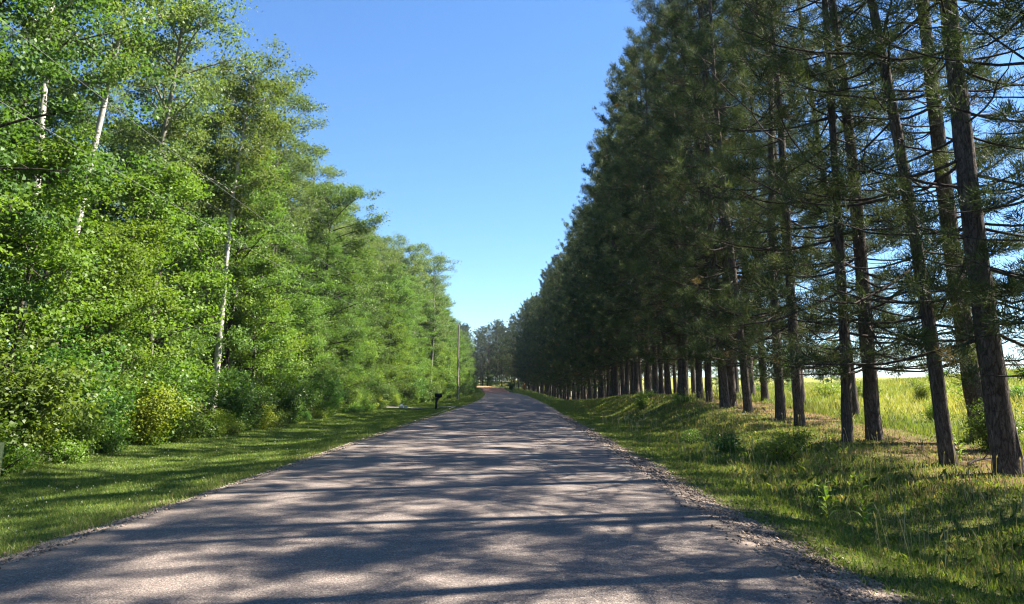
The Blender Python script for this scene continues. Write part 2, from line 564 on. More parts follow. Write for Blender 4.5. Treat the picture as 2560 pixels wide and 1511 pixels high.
Yr = np.concatenate([np.arange(-40, 3, 1.0), np.arange(3, 30, 0.1), np.arange(30, 70, 0.4), np.arange(70, 196, 1.5)])
jl = 0.10 * hashn(Yr, 0 * Yr, 0.8) + 0.07 * hashn(Yr, 3 + 0 * Yr, 2.7) + 0.03 * hashn(Yr, 5 + 0 * Yr, 8)
jr = 0.05 * hashn(Yr, 7 + 0 * Yr, 0.7) + 0.04 * hashn(Yr, 9 + 0 * Yr, 2.9) + 0.02 * hashn(Yr, 11 + 0 * Yr, 8)
road_z = lambda U, Y: zr(Y) + 0.030 - 0.010 * (U / 3.4) ** 2 + 0.006 * hashn(U, Y, 0.7)
strip('road', Yr, -HALF_L + jl, HALF_R + jr, road_z, M_ROAD, 48)
for s, nm in ((-1, 'shoulder_left'), (1, 'shoulder_right')):
    w = (0.36 if s < 0 else 0.66)
    j2 = 0.22 * hashn(Yr, 21 + s + 0 * Yr, 0.5) + 0.16 * hashn(Yr, 31 + s + 0 * Yr, 1.9) + 0.06 * hashn(Yr, 31 + s + 0 * Yr, 6)
    inner = np.full_like(Yr, 3.1 * s)
    outer = s * (3.36 + w + j2)
    zf = lambda U, Y: zr(Y) + 0.010 - 0.085 * np.clip((np.abs(U) - 3.4) / 0.65, 0, 1.5) + 0.014 * hashn(U, Y, 3.0)
    a, b = (outer, inner) if s < 0 else (inner, outer)
    strip(nm, Yr, a, b, zf, M_GRAVEL, 10, 0.06)
Yd = np.arange(194, 290, 1.5)
strip('dirt_road', Yd, np.full_like(Yd, -3.3) + 0.3 * hashn(Yd, 0 * Yd, 0.2), np.full_like(Yd, 3.3) + 0.3 * hashn(Yd, 5 + 0 * Yd, 0.2),
      lambda U, Y: zr(Y) + 0.036, M_DIRT, 8)
# pale gravel driveway leaving the road to the left, beyond the mailbox
xd = np.linspace(-4.45, -30, 40)
yc = 66.5 + 0.10 * (-4.5 - xd) ** 1.15 
half = lin(xd, [-30, -7, -4.4], [1.25, 1.3, 2.6])
vv = []
for t in np.linspace(-1, 1, 5):
    yy = yc + half * t
    vv.append(np.stack([xd, yy, np.maximum(ground(xd, yy), -9) + 0.05 - 0.015 * abs(t)], -1))
vv = np.stack(vv, 1)
i, j = np.meshgrid(np.arange(39), np.arange(4), indexing='ij')
q = np.stack([i * 5 + j, (i + 1) * 5 + j, (i + 1) * 5 + j + 1, i * 5 + j + 1], -1).reshape(-1)
obj('driveway', mesh_np('driveway', vv.reshape(-1, 3), q, np.full(39 * 4, 4), True, None, [M_DRIVE]), kind='structure')

# loose stones on the shoulders
def stones(n, seed):
    rs = np.random.default_rng(seed)
    side = rs.random(n) < 0.2
    Y = 4.2 * np.exp(rs.random(n) * math.log(42 / 4.2))
    off = np.where(side, -(3.30 + np.abs(rs.normal(0, 0.30, n))), 3.40 + 0.28 + rs.normal(0, 0.26, n))
    X = cx(Y) + off
    r = rs.gamma(1.6, 0.0045, n) + 0.004
    r = np.minimum(r, 0.022) * (1 + Y / 60)
    z = np.where(np.abs(off) < 3.37, zr(Y) + 0.021, -9)
    z = np.maximum(np.maximum(z, zr(Y) + 0.010 - 0.085 * np.clip((np.abs(off) - 3.4) / 0.65, 0, 1.5)), ground(X, Y))
    base = np.array([[1, 0, 0], [-.9, .1, 0], [0, 1, .1], [.1, -1, 0], [0, .1, .75], [.1, 0, -.8]], float)
    f = np.array([[0, 2, 4], [2, 1, 4], [1, 3, 4], [3, 0, 4], [2, 0, 5], [1, 2, 5], [3, 1, 5], [0, 3, 5]])
    v = base[None] * (1 + rs.normal(0, .22, (n, 6, 3))) * (r[:, None, None] * rs.uniform(.6, 1.3, (n, 1, 3)))
    a = rs.random(n) * 6.28
    c, s = np.cos(a)[:, None], np.sin(a)[:, None]
    v = np.stack([v[..., 0] * c - v[..., 1] * s, v[..., 0] * s + v[..., 1] * c, v[..., 2]], -1)
    v += np.stack([X, Y, z + r * 0.25], -1)[:, None, :]
    loops = (f[None] + (np.arange(n) * 6)[:, None, None]).reshape(-1)
    return mesh_np('shoulder_stones', v.reshape(-1, 3), loops, np.full(n * 8, 3), False, None, [M_STONE])
o = obj('shoulder_stones', stones(10000, 3), kind='stuff')
tag(o, 'loose grey and tan stones scattered along the road shoulders', 'gravel')

# ------------------------------------------------------------------ grass
def blades(name, X, Y, h, w, tone, lean, seed, bent=False):
    rs = np.random.default_rng(seed)
    n = len(X)
    Z = ground(X, Y) - 0.01
    a = rs.random(n) * 2 * np.pi
    face = np.stack([np.cos(a), np.sin(a), np.zeros(n)], -1)
    b = rs.random(n) * 2 * np.pi
    ln = np.stack([np.cos(b), np.sin(b), np.zeros(n)], -1) * (lean * rs.random(n) * h)[:, None]
    p = np.stack([X, Y, Z], -1)
    up = np.array([0, 0, 1.0])
    tip = p + ln + up * (h * (1 - 0.25 * np.clip(lean, 0, 1)))[:, None]
    wv = face * (w / 2)[:, None]
    if bent:
        mid = p + ln * 0.28 + up * (h * 0.6)[:, None]
        v = np.stack([p - wv, p + wv, mid + wv * 0.75, tip, mid - wv * 0.75], 1).reshape(-1, 3)
        k = 5
    else:
        v = np.stack([p - wv, p + wv, tip], 1).reshape(-1, 3)
        k = 3
    cols = np.repeat(tone, k, axis=0)
    return mesh_np(name, v, np.arange(n * k), np.full(n, k), False, cols, [M_GRASS])

def logY(rs, n, y0, y1):
    return y0 * np.exp(rs.random(n) * math.log(y1 / y0))

GREEN = np.array([0.15, 0.22, 0.04]); LIME = np.array([0.235, 0.29, 0.055]); STRAW = np.array([0.36, 0.30, 0.14]); DEEP = np.array([0.07, 0.125, 0.024])
def tones(rs, n, t_straw, X=None, Y=None):
    t = rs.random(n)
    c = mix3(DEEP, GREEN, np.clip(t * 1.6, 0, 1)); c = mix3(c, LIME, np.clip(t * 2.2 - 1.2, 0, 1))
    st = rs.random(n) < t_straw
    c[st] = STRAW * rs.uniform(.6, 1.15, (st.sum(), 1))
    return c

def grass_all():
    rs = np.random.default_rng(11)
    # ---- mown lawn strip on the left
    n = 250000
    Y = logY(rs, n, 5.5, 95)
    lo = veg_off(Y) - 0.9
    U = lo + (-3.45 - lo) * rs.random(n)
    edge = 3.36 + 0.32 + 0.22 * hashn(Y, 20 + 0 * Y, 0.5) + 0.16 * hashn(Y, 30 + 0 * Y, 1.9)
    keep = (-U > edge - 0.02 + rs.normal(0, .10, n)) | (rs.random(n) < 0.05)
    U, Y = U[keep], Y[keep]; n = len(U)
    X = cx(Y) + U
    near_edge = np.clip(1 - (-U - 3.7) / 1.0, 0, 1)
    keep = ~((np.abs(Y - 66.8) < 1.5) & (U < -3.4))
    h = (0.045 + 0.035 * rs.random(n) + 0.04 * near_edge * rs.random(n)) * (1 + Y / 200)
    w = 0.0045 * (1 + Y / 7)
    tn = tones(rs, n, 0.03 + 0.0 * U)
    tn = mix3(tn, LIME * 1.05, near_edge * 0.5 * rs.random(n))
    dry = (rs.random(n) < near_edge * 0.22)
    tn[dry] = STRAW * 0.8
    o = obj('lawn_grass', blades('lawn_grass', X[keep], Y[keep], h[keep], w[keep], tn[keep], np.full(n, .9)[keep], 1), kind='stuff')
    tag(o, 'short mown green grass between the road and the leafy wood', 'grass')
    # ---- unmown verge on the right
    n = 265000
    Y = logY(rs, n, 3.6, 120)
    U = 3.65 + (rs.random(n) ** 1.05) * 9.6
    edge = 3.36 + 0.58 + 0.22 * hashn(Y, 22 + 0 * Y, 0.5) + 0.16 * hashn(Y, 32 + 0 * Y, 1.9)
    X = cx(Y) + U
    patch = hashn(X + 5, Y, 0.45) + 0.6 * hashn(X, Y + 7, 1.3)
    d = np.abs(U - 11.2)
    lit = np.clip(1.2 - d / 2.3 + patch * 1.4, 0, 1) * (U > 7.5)
    keep = ((U > edge - 0.05 + rs.normal(0, .10, n)) | (rs.random(n) < 0.03)) & (rs.random(n) > lit * 0.75)
    X, Y, U, patch, lit, edge = X[keep], Y[keep], U[keep], patch[keep], lit[keep], edge[keep]; n = len(X)
    tall = np.clip((U - edge) / 1.8, 0.0, 1)
    h = (0.06 + 0.14 * tall * (0.55 + patch * 0.9).clip(.2, 1.4)) * rs.uniform(.5, 1.25, n) * (1 - 0.35 * lit)
    w = 0.0036 * (1 + Y / 6.5)
    tn = mix3(tones(rs, n, 0), LIME * 1.05, 0.35 * rs.random(n))
    straw = rs.random(n) < (0.08 + 0.14 * tall + 0.28 * lit + 0.22 * np.clip(patch, 0, 1))
    tn[straw] = STRAW * rs.uniform(.55, 1.1, (straw.sum(), 1))
    o = obj('verge_grass', blades('verge_grass', X, Y, h, w, tn, np.full(n, .85), 2, True), kind='stuff')
    tag(o, 'long unmown grass on the bank between the road and the pines', 'grass')
    # ---- seed stalks
    n = 900
    Y = logY(rs, n, 4, 40); U = 4.6 + rs.random(n) * 6.5; X = cx(Y) + U
    pt = hashn(X, Y, 0.6) > -0.1
    X, Y = X[pt], Y[pt]; n = len(X)
    hh = rs.uniform(.3, .55, n)
    a = rs.random(n) * 6.28
    p = np.stack([X, Y, ground(X, Y)], -1)
    ln = np.stack([np.cos(a), np.sin(a), 0 * a], -1) * (0.22 * hh)[:, None]
    side = np.stack([-np.ones(n), 0 * a, 0 * a], -1) * (0.0016 * (1 + Y / 9))[:, None]
    t1 = p + ln * 0.6 + np.array([0, 0, 1.]) * (hh * .8)[:, None]
    t2 = p + ln + np.array([0, 0, 1.]) * hh[:, None]
    hd = side * 3.0
    v = np.stack([p - side, p + side, t1 + side, t1 - side, t1, (t1 + t2) / 2 + hd, t2, (t1 + t2) / 2 - hd], 1).reshape(-1, 3)
    base = (np.arange(n) * 8)[:, None]
    loops = np.concatenate([base + np.array([0, 1, 2, 3, 4, 5, 6, 7])], 1).reshape(-1)
    cols = np.repeat(np.array([0.42, 0.36, 0.2])[None] * rs.uniform(.6, 1.1, (n, 1)), 8, 0)
    o = obj('seed_stalks', mesh_np('seed_stalks', v, loops, np.full(n * 2, 4), False, cols, [M_GRASS]), kind='stuff')
    tag(o, 'thin straw-coloured seed stalks standing above the verge grass', 'grass')
    # ---- meadow beyond the pines
    n = 150000
    Y = logY(rs, n, 8, 150); U = 12.3 + 62 * rs.random(n) ** 1.4; X = cx(Y) + U
    patch = hashn(X, Y, 0.25) + .5 * hashn(X, Y, .9)
    h = rs.uniform(.15, .45, n) * (1 + .8 * patch).clip(.4, 1.6)
    w = 0.010 * (1 + Y / 9)
    tn = mix3(np.array([0.20, 0.26, 0.045]), np.array([0.34, 0.32, 0.10]), np.clip(.5 + 1.3 * patch + rs.normal(0, .25, n), 0, 1))
    tn = mix3(tn, np.array([0.10, 0.16, 0.035]), np.clip(1.4 * hashn(X + 40, Y + 3, .16) + .1, 0, .7))
    o = obj('meadow_grass', blades('meadow_grass', X, Y, h, w, tn, np.full(n, .7), 3), kind='stuff')
    tag(o, 'tall sunlit yellow-green meadow grass in the field behind the pines', 'grass')
    # ---- far verges
    n = 50000
    Y = rs.uniform(85, 300, n); s = rs.random(n) < .5
    U = np.where(s, -3.6 - 4.5 * rs.random(n), 3.8 + 7 * rs.random(n)); X = cx(Y) + U
    h = rs.uniform(.1, .35, n); w = 0.05 * rs.uniform(.6, 1.4, n)
    o = obj('far_verge_grass', blades('far_verge_grass', X, Y, h, w, tones(rs, n, .1), np.full(n, .7), 4), kind='stuff')
    tag(o, 'far grass edging the road toward the bend', 'grass')
    # ---- clover heads in the lawn
    n = 420
    Y = logY(rs, n, 7, 34); U = -4.1 - 5.0 * rs.random(n); X = cx(Y) + U
    z = ground(X, Y) + rs.uniform(.06, .10, n)
    r = rs.uniform(.007, .013, n)
    base = np.array([[1, 0, 0], [-1, 0, 0], [0, 1, 0], [0, -1, 0], [0, 0, 1], [0, 0, -1]], float)
    f = np.array([[0, 2, 4], [2, 1, 4], [1, 3, 4], [3, 0, 4], [2, 0, 5], [1, 2, 5], [3, 1, 5], [0, 3, 5]])
    v = base[None] * r[:, None, None] + np.stack([X, Y, z], -1)[:, None]
    o = obj('clover_flowers', mesh_np('clover_flowers', v.reshape(-1, 3), (f[None] + (np.arange(n) * 6)[:, None, None]).reshape(-1), np.full(n * 8, 3), False, np.full((n * 6, 3), .6), [M_GRASS]), kind='stuff')
    tag(o, 'tiny white clover heads dotted over the mown lawn', 'flowers')
grass_all()

# ------------------------------------------------------------------ pines
def unit(v):
    return v / (np.linalg.norm(v, axis=-1, keepdims=True) + 1e-9)

def needle_tufts(rs, P, D, k, length, width, spread):
    """P, D (n,3): tuft base and direction; k needles each as slim triangles along the last part of the twig"""
    n = len(P)
    r = rs.standard_normal((n, k, 3))
    d = unit(D[:, None, :] * rs.uniform(0.2, 1.3, (n, k, 1)) + spread * unit(r))
    base = P[:, None, :] + D[:, None, :] * (rs.random((n, k, 1)) * length * 1.1 - length * 0.7)
    L = length * rs.uniform(.6, 1.1, (n, k, 1))
    side = unit(np.cross(d, rs.standard_normal((n, k, 3)))) * (width / 2)
    v = np.stack([base - side, base + side, base + d * L], 2)
    return v.reshape(-1, 3)

def crown_radius(z, H):
    t = z / H
    return lin(t, [0.09, 0.14, 0.22, 0.36, 0.55, 0.72, 0.84, 0.92, 0.965, 1.0], [2.9, 3.4, 3.6, 3.4, 2.95, 2.4, 1.85, 1.35, 0.85, 0.25])

def make_pine(seed, H=23.0, near=True, low=2.6, r0=0.165):
    rs = np.random.default_rng(seed)
    m = 46 if near else 14
    k = 14 if near else 7
    z = np.linspace(-0.25, H - 0.3, m)
    t = np.clip(z / H, 0, 1)
    a1, a2 = rs.random(2) * 6.28
    path = np.stack([0.16 * np.sin(t * 5 + a1) - 0.16 * np.sin(a1), 0.16 * np.sin(t * 4 + a2) - 0.16 * np.sin(a2), z], -1)
    rad = r0 * (1 - t) ** 0.75 + 0.012 + 0.05 * np.exp(-np.clip(z + .1, 0, None) / 0.3)
    B = Build()
    B.tube(path, rad, k, wob=0.045 if near else 0.02, rs=rs)
    trunk = B.mesh('pine_trunk', M_PINEBARK, True)
    def axis_at(zz):
        return np.array([np.interp(zz, z, path[:, 0]), np.interp(zz, z, path[:, 1]), zz])
    L = Build()
    P, D = [], []
    zz = low
    az0 = rs.random() * 6.28
    up1 = np.array([0, 0, 1.0])
    while zz < H - 0.4:
        tt = zz / H
        nb = int(rs.integers(3, 6))
        az0 += rs.uniform(.5, 1.1)
        for b in range(nb):
            az = az0 + b * 2 * np.pi / nb + rs.normal(0, .3)
            ln = crown_radius(zz, H) * (rs.uniform(.5, 1.18) if tt < .6 else rs.uniform(.45, 1.15))
            live = rs.random() < lin(tt, [0.1, 0.2, 0.35, 0.5], [0.72, 0.74, 0.9, 1.0])
            if not live:
                ln *= rs.uniform(.3, .8)
            rise = lin(tt, [0.08, 0.3, 0.6, 0.85, 1.0], [-0.05, 0.0, 0.25, 0.6, 1.1]) + rs.normal(0, .16)
            upt = lin(tt, [0.08, 0.4, 1], [0.02, 0.18, 0.2]) + rs.normal(0, .10)
            s = np.linspace(0, 1, 9)
            hd = np.array([np.cos(az), np.sin(az)])
            wob = np.cumsum(rs.normal(0, .10, 9)) * ln * .33
            wz = np.cumsum(rs.normal(0, .06, 9)) * ln * .3
            pth = np.stack([hd[0] * s * ln - hd[1] * wob * s, hd[1] * s * ln + hd[0] * wob * s,
                            (rise * s + upt * s ** 2 - 0.10 * np.sin(s * 3.1)) * ln + wz * s], -1) + axis_at(zz + rs.uniform(-.2, .2))
            br = (0.008 + 0.0085 * ln) * (1 - tt * .35)
            L.tube(pth, br * (1 - s) ** .8 + 0.004, 5 if near else 3, cap=False)
            nsub = max(2, int(rs.uniform(2.4, 10) if tt > .4 else rs.uniform(2.2, 10.5)))
            if not live:
                nsub = int(rs.integers(2, 5))
            for q in range(nsub):
                f = (rs.uniform(.26, 1.0) if live else rs.uniform(.2, 1.0)) if q else 1.0
                p0 = np.array([np.interp(f, s, pth[:, c]) for c in range(3)])
                i0 = int(f * 8)
                fwd = unit(pth[min(8, i0 + 1)] - pth[max(0, i0 - 1)])
                lat = np.array([-hd[1], hd[0], 0]) * rs.choice([-1, 1])
                dr = unit(fwd * rs.uniform(.4, 1.0) + lat * rs.uniform(.3, 1.1) * (0 if q == 0 else 1) + up1 * rs.uniform(-.2, .45))
                sl = rs.uniform(.3, .9) * (.35 + .22 * ln) * (1.2 - .5 * f)
                s2 = np.linspace(0, 1, 4)
                bend = up1 * rs.uniform(-.1, .35) if live else rs.normal(0, .3, 3)
                sp = p0 + dr * sl * s2[:, None] + bend * (s2 ** 2)[:, None] * sl
                if near or rs.random() < .5:
                    L.tube(sp, np.linspace(.007, .0035, 4) * (1 if near else 1.4), 3, cap=False)
                if near and not live:
                    for _ in range(2):
                        e = sp[0] + (sp[-1] - sp[0]) * rs.uniform(.3, 1)
                        L.tube(np.stack([e, e + rs.normal(0, .12, 3), e + rs.normal(0, .2, 3)]), [.004, .003, .002], 3, cap=False)
                if live:
                    # pompoms of needles at the end of the twig and sometimes half way
                    P.append(sp[-1]); D.append(dr)
                    if rs.random() < .3:
                        P.append(sp[-1] * .45 + sp[0] * .55 + rs.normal(0, .08, 3)); D.append(unit(dr + .5 * rs.standard_normal(3)))
        zz += rs.uniform(.5, .8) if tt < .24 else rs.uniform(.55, .85) if tt < .42 else rs.uniform(.72, 1.05)
    for _ in range(7):
        P.append(axis_at(H - .5) + np.array([*rs.normal(0, .2, 2), rs.uniform(-.7, .4)]))
        D.append(unit(np.array([*rs.normal(0, .4, 2), 1.0])))
    P = np.array(P); D = np.array(D); n = len(P)
    kk, le, wi, core = (96, 0.145, 0.0165, 0.05) if near else (46, 0.165, 0.040, 0.055)
    o = rs.standard_normal((n, kk, 3))
    size = rs.uniform(1.0, 1.75, (n, 1, 1))
    base = P[:, None] + o * core * size + D[:, None] * rs.normal(-.03, .06, (n, kk, 1)) * size
    d = unit(unit(o) * 1.0 + D[:, None] * .5 + np.array([0, 0, .35]) + .35 * rs.standard_normal((n, kk, 3)))
    Ln = le * size * rs.uniform(.6, 1.1, (n, kk, 1))
    side = unit(np.cross(d, rs.standard_normal((n, kk, 3)))) * (wi / 2)
    v = np.stack([base - side, base + side, base + d * Ln], 2).reshape(-1, 3)
    tt = rs.random((n, 1))
    col = np.array([0.021, 0.036, 0.018]) * (1 - tt) + np.array([0.105, 0.128, 0.050]) * tt
    dead = rs.random(n) < 0.012
    col[dead] = np.array([0.18, 0.12, 0.06])
    cols = np.repeat(col, kk * 3, 0)
    crown = mesh_np('pine_needles', v, np.arange(len(v)), np.full(len(v) // 3, 3), False, cols, [M_NEEDLE])
    limbs = L.mesh('pine_branches', M_TWIG, True)
    return trunk, limbs, crown

PINE_NEAR = [make_pine(100 + i, 23.0, True, [2.0, 2.5, 3.1, 1.9, 2.7][i]) for i in range(5)]
PINE_FAR = [make_pine(200 + i, 23.0, False, [2.3, 2.9, 2.6, 3.4][i]) for i in range(4)]

def place_pine(x, y, label, group, rz, sc, tilt=(0, 0), far=None, var=None, dz=0.0, girth=1.0):
    rr = random.Random(int(x * 131 + y * 977))
    src = PINE_FAR if (far if far is not None else y > 48) else PINE_NEAR
    t, l, c = src[var if var is not None else rr.randrange(len(src))]
    e = empty('pine_tree', (x, y, gz(x, y) + dz), rz, sc, tilt)
    o = obj('trunk', t, e); o.scale = (girth, girth, 1); obj('branches', l, e); obj('crown', c, e)
    return tag(e, label, 'pine tree', group)

ORD = ['first', 'second', 'third', 'fourth', 'fifth', 'sixth', 'seventh', 'eighth', 'ninth', 'tenth', 'eleventh', 'twelfth', 'thirteenth', 'fourteenth']
random.seed(5)
def zone(y):
    if y < 47: return 'on the grassy hump'
    if y < 62: return 'past the grassy hump'
    if y < 80: return 'across from the mailbox'
    if y < 112: return 'across from the utility pole'
    if y < 150: return 'well beyond the utility pole'
    if y < 190: return 'by the asphalt crest'
    return 'by the distant dirt road'
# front row, nearest trunks set one by one
front = [(-9.0, 8.9), (-5.6, 9.1), (-2.2, 8.8), (1.6, 9.1), (4.8, 8.9), (8.2, 9.2), (11.4, 9.25),
         (14.75, 9.02), (16.1, 8.66), (20.3, 9.12), (19.75, 8.2), (24.6, 8.78), (26.8, 8.95), (30.2, 8.85), (32.2, 8.5), (33.6, 9.15), (35.6, 8.7), (37.8, 8.8), (39.9, 8.5), (42.2, 8.8), (44.4, 8.6)]
y = 46.8
while y < 238:
    front.append((y, 8.57 + random.uniform(-.25, .25) + float(cx(y)) + 1.03))
    y += random.uniform(1.9, 2.7)
k = 0
for (y, x) in front:
    vis = y > 14
    if not vis:
        lab = 'tall front-row pine nearest the camera, its trunk beyond the right edge'
    elif k < 12:
        k += 1
        lab = f'{ORD[k - 1]} pine trunk from the right edge in the row nearest the road'
    else:
        lab = 'front-row pine, trunk nearest the road, ' + zone(y)
    sc = random.uniform(.89, 1.06)
    rad = {14.75: 1.3, 16.1: .85, 20.3: 1.2, 19.75: .74, 24.6: .95, 26.8: .95}.get(y, random.uniform(.8, 1.15))
    place_pine(x, y, lab, 'pines in the front row along the road', random.uniform(0, 6.28), sc, (R(random.uniform(-2.2, 2.2)), R(random.uniform(-2.6, 1.2))), girth=rad)
# back row
k = 0
back = [-8.5, -5.2, -1.8, 1.5, 4.9, 8.3, 12.2, 20.2, 27.6, 32.6, 36.4, 39.2]
y = 42.0
while y < 236:
    back.append(y); y += random.uniform(2.2, 3.4)
for y in back:
    x = (11.8 if y < 34 else 11.55 + random.uniform(-.35, .35)) + float(cx(y)) + 1.03
    vis = y > 18
    if not vis:
        lab = 'tall back-row pine behind the front trunks, beyond the right edge'
    elif k < 5:
        k += 1
        lab = f'{ORD[k - 1]} pine from the right edge in the back row beside the meadow'
    else:
        lab = 'back-row pine half hidden behind front trunks ' + zone(y)
    place_pine(x, y, lab, 'pines in the back row beside the meadow', random.uniform(0, 6.28), random.uniform(.92, 1.04), (R(random.uniform(-1.4, 1.4)), R(random.uniform(-1.4, 1.4))), girth=1.35 if y == 20.2 else random.uniform(.85, 1.15))
# conifers closing the view beyond the bend
rb = random.Random(12)
for q in range(84):
    y = rb.uniform(256, 300); x = rb.uniform(-50, 20)
    if abs(x - float(cx(y))) < 6.5:
        x += 14 if x > float(cx(y)) else -14
    place_pine(x, y, 'distant blue-green pine closing the view beyond the road bend', 'distant pines beyond the bend', rb.uniform(0, 6.28), (1.15, 1.15, rb.uniform(.7, .95)), far=True)

# ------------------------------------------------------------------ broad-leaved trees and shrubs
def leaf_quads(rs, P, out, size, aspect=0.72, up=0.75):
    """P (n,3) leaf positions; out (n,3) outward direction"""
    n = len(P)
    nrm = unit(np.array([0, 0, up]) + out * 0.45 + 0.75 * rs.standard_normal((n, 3)))
    d = unit(np.cross(nrm, rs.standard_normal((n, 3))) + out * 0.2 - np.array([0, 0, .25]))
    side = unit(np.cross(d, nrm))
    L = size * rs.uniform(.6, 1.25, (n, 1))
    W = L * aspect
    base = P - d * L * .5
    tip = P + d * L * .5 - nrm * L * .12
    fold = nrm * W * .16
    v = np.stack([base, P + side * W * .5 + fold - d * L * .05, tip, P - side * W * .5 + fold - d * L * .05], 1)
    return v.reshape(-1, 3)

def make_broad(seed, H, base, prof, nlimb, nsub, nspray, nleaf, leaf, r0, bark, cols, lean=0.4, rise=0.55, sig=0.26, bark2=None, up=0.75, fork=None, mat=None, thin=0.0):
    rs = np.random.default_rng(seed)
    m = 26
    z = np.linspace(-.3, H * .93, m); t = np.clip(z / H, 0, 1)
    a = rs.random() * 6.28
    path = np.stack([lean * np.cos(a) * t ** 1.3 + .22 * np.sin(t * 6 + a) * t, lean * np.sin(a) * t ** 1.3 + .22 * np.cos(t * 5 + a) * t, z], -1)
    rad = r0 * (1 - t) ** .9 + .012 + r0 * .5 * np.exp(-np.clip(z + .2, 0, None) / .25)
    B = Build(); B.tube(path, rad, 10, wob=.04, rs=rs)
    trunk = B.mesh('tree_trunk', bark, True)
    L = Build(); C = []; OUT = []
    az = rs.random() * 6.28
    for i in range(nlimb):
        f = (i + rs.random() * .9) / nlimb
        zz = base + (H * .92 - base) * f ** .9
        az += 2.4 + rs.normal(0, .35)
        ln = prof(min(1, (zz + .6 - base) / (H - base))) * rs.uniform(.65, 1.2)
        if rs.random() < thin:
            ln *= .5
        hd = np.array([np.cos(az), np.sin(az), 0])
        s = np.linspace(0, 1, 8)
        up_ = rise * (0.55 + .9 * f) + rs.normal(0, .12)
        org = np.array([np.interp(zz, z, path[:, 0]), np.interp(zz, z, path[:, 1]), zz])
        w = np.cumsum(rs.normal(0, .06, 8)) * ln * .3
        pth = org + hd * (s * ln)[:, None] + np.array([-hd[1], hd[0], 0]) * (w * s)[:, None] + np.array([0, 0, 1.]) * (ln * (up_ * s - .18 * s ** 2))[:, None]
        L.tube(pth, r0 * .36 * (1 - f * .6) * (1 - s) ** .8 + .008, 5, cap=False)
        for j in range(nsub):
            g = rs.uniform(.22, 1.0) if j else 1.0
            p0 = np.array([np.interp(g, s, pth[:, c]) for c in range(3)])
            dr = unit(hd * rs.uniform(-.1, 1.0) + rs.standard_normal(3) * np.array([.8, .8, .45]) + np.array([0, 0, .25]))
            sl = ln * rs.uniform(.18, .45) + .25
            sp = p0 + dr * (np.linspace(0, 1, 4) * sl)[:, None]
            L.tube(sp, np.linspace(.014, .005, 4), 3, cap=False)
            for q in range(nspray):
                e = p0 + dr * sl * rs.uniform(.45, 1.1) + rs.normal(0, .15, 3)
                C.append(e); OUT.append(unit(e - (org + np.array([0, 0, -.3]))))
    C = np.array(C); OUT = np.array(OUT)
    n = len(C)
    cnt = nleaf
    off = rs.standard_normal((n, cnt, 3)) * np.array([sig, sig, sig * .5])
    P = (C[:, None] + off).reshape(-1, 3)
    O = np.repeat(OUT, cnt, 0)
    ok = P[:, 2] > 0.12
    P, O = P[ok], O[ok]
    v = leaf_quads(rs, P, O, leaf, up=up)
    tone = np.repeat(rs.random(n), cnt)[ok] * .55 + rs.random(len(P)) * .45
    c0, c1 = np.array(cols[0]), np.array(cols[1])
    c = c0 * (1 - tone[:, None]) + c1 * tone[:, None]
    crown = mesh_np('tree_leaves', v, np.arange(len(v)), np.full(len(P), 4), False, np.repeat(c, 4, 0), [mat or M_LEAF])
    limbs = L.mesh('tree_limbs', bark2 or bark, True)
    return trunk, limbs, crown

P_OVAL = lambda t: lin(t, [0, .15, .4, .7, .9, 1], [1.6, 2.3, 2.7, 2.3, 1.5, .7])
P_TALL = lambda t: lin(t, [0, .2, .5, .8, 1], [1.3, 2.0, 2.2, 1.9, .9])
P_BROAD = lambda t: lin(t, [0, .2, .5, .8, 1], [2.6, 3.5, 3.7, 2.9, 1.3])
P_LOW = lambda t: lin(t, [0, .15, .4, .8, 1], [1.9, 2.3, 2.2, 1.4, .5])
ASPEN_C = [(0.075, 0.125, 0.040), (0.155, 0.205, 0.075)]
MAPLE_C = [(0.050, 0.108, 0.022), (0.128, 0.215, 0.042)]
OAK_C = [(0.040, 0.085, 0.022), (0.095, 0.160, 0.035)]
LIGHT_C = [(0.075, 0.145, 0.020), (0.18, 0.265, 0.040)]

ASPEN = [make_broad(300 + i, 20.5, [8.5, 6.5, 9.5][i], P_TALL, 26, 6, 4, 34, .115, .15, M_ASPENBARK, ASPEN_C, .7, .8, .24, up=.35, thin=.25) for i in range(3)]
BIRCH = [make_broad(320 + i, 20, [7.5, 10][i], P_TALL, 24, 6, 4, 34, .115, .15, M_BIRCH, [(0.065, .12, .028), (.15, .21, .05)], [1.5, .8][i], .7, .24, up=.4, thin=.3) for i in range(2)]
MAPLE = [make_broad(340 + i, 17, [2.5, 3.5, 2.0][i], P_BROAD, 34, 7, 4, 48, .128, .2, M_DARKBARK, [MAPLE_C, OAK_C, MAPLE_C][i], .5, .5, .25) for i in range(3)]
YOUNG = [make_broad(360 + i, 9, .8, P_LOW, 24, 6, 4, 36, .115, .07, M_STEM, [LIGHT_C, MAPLE_C, LIGHT_C][i], .5, .45, .22) for i in range(3)]

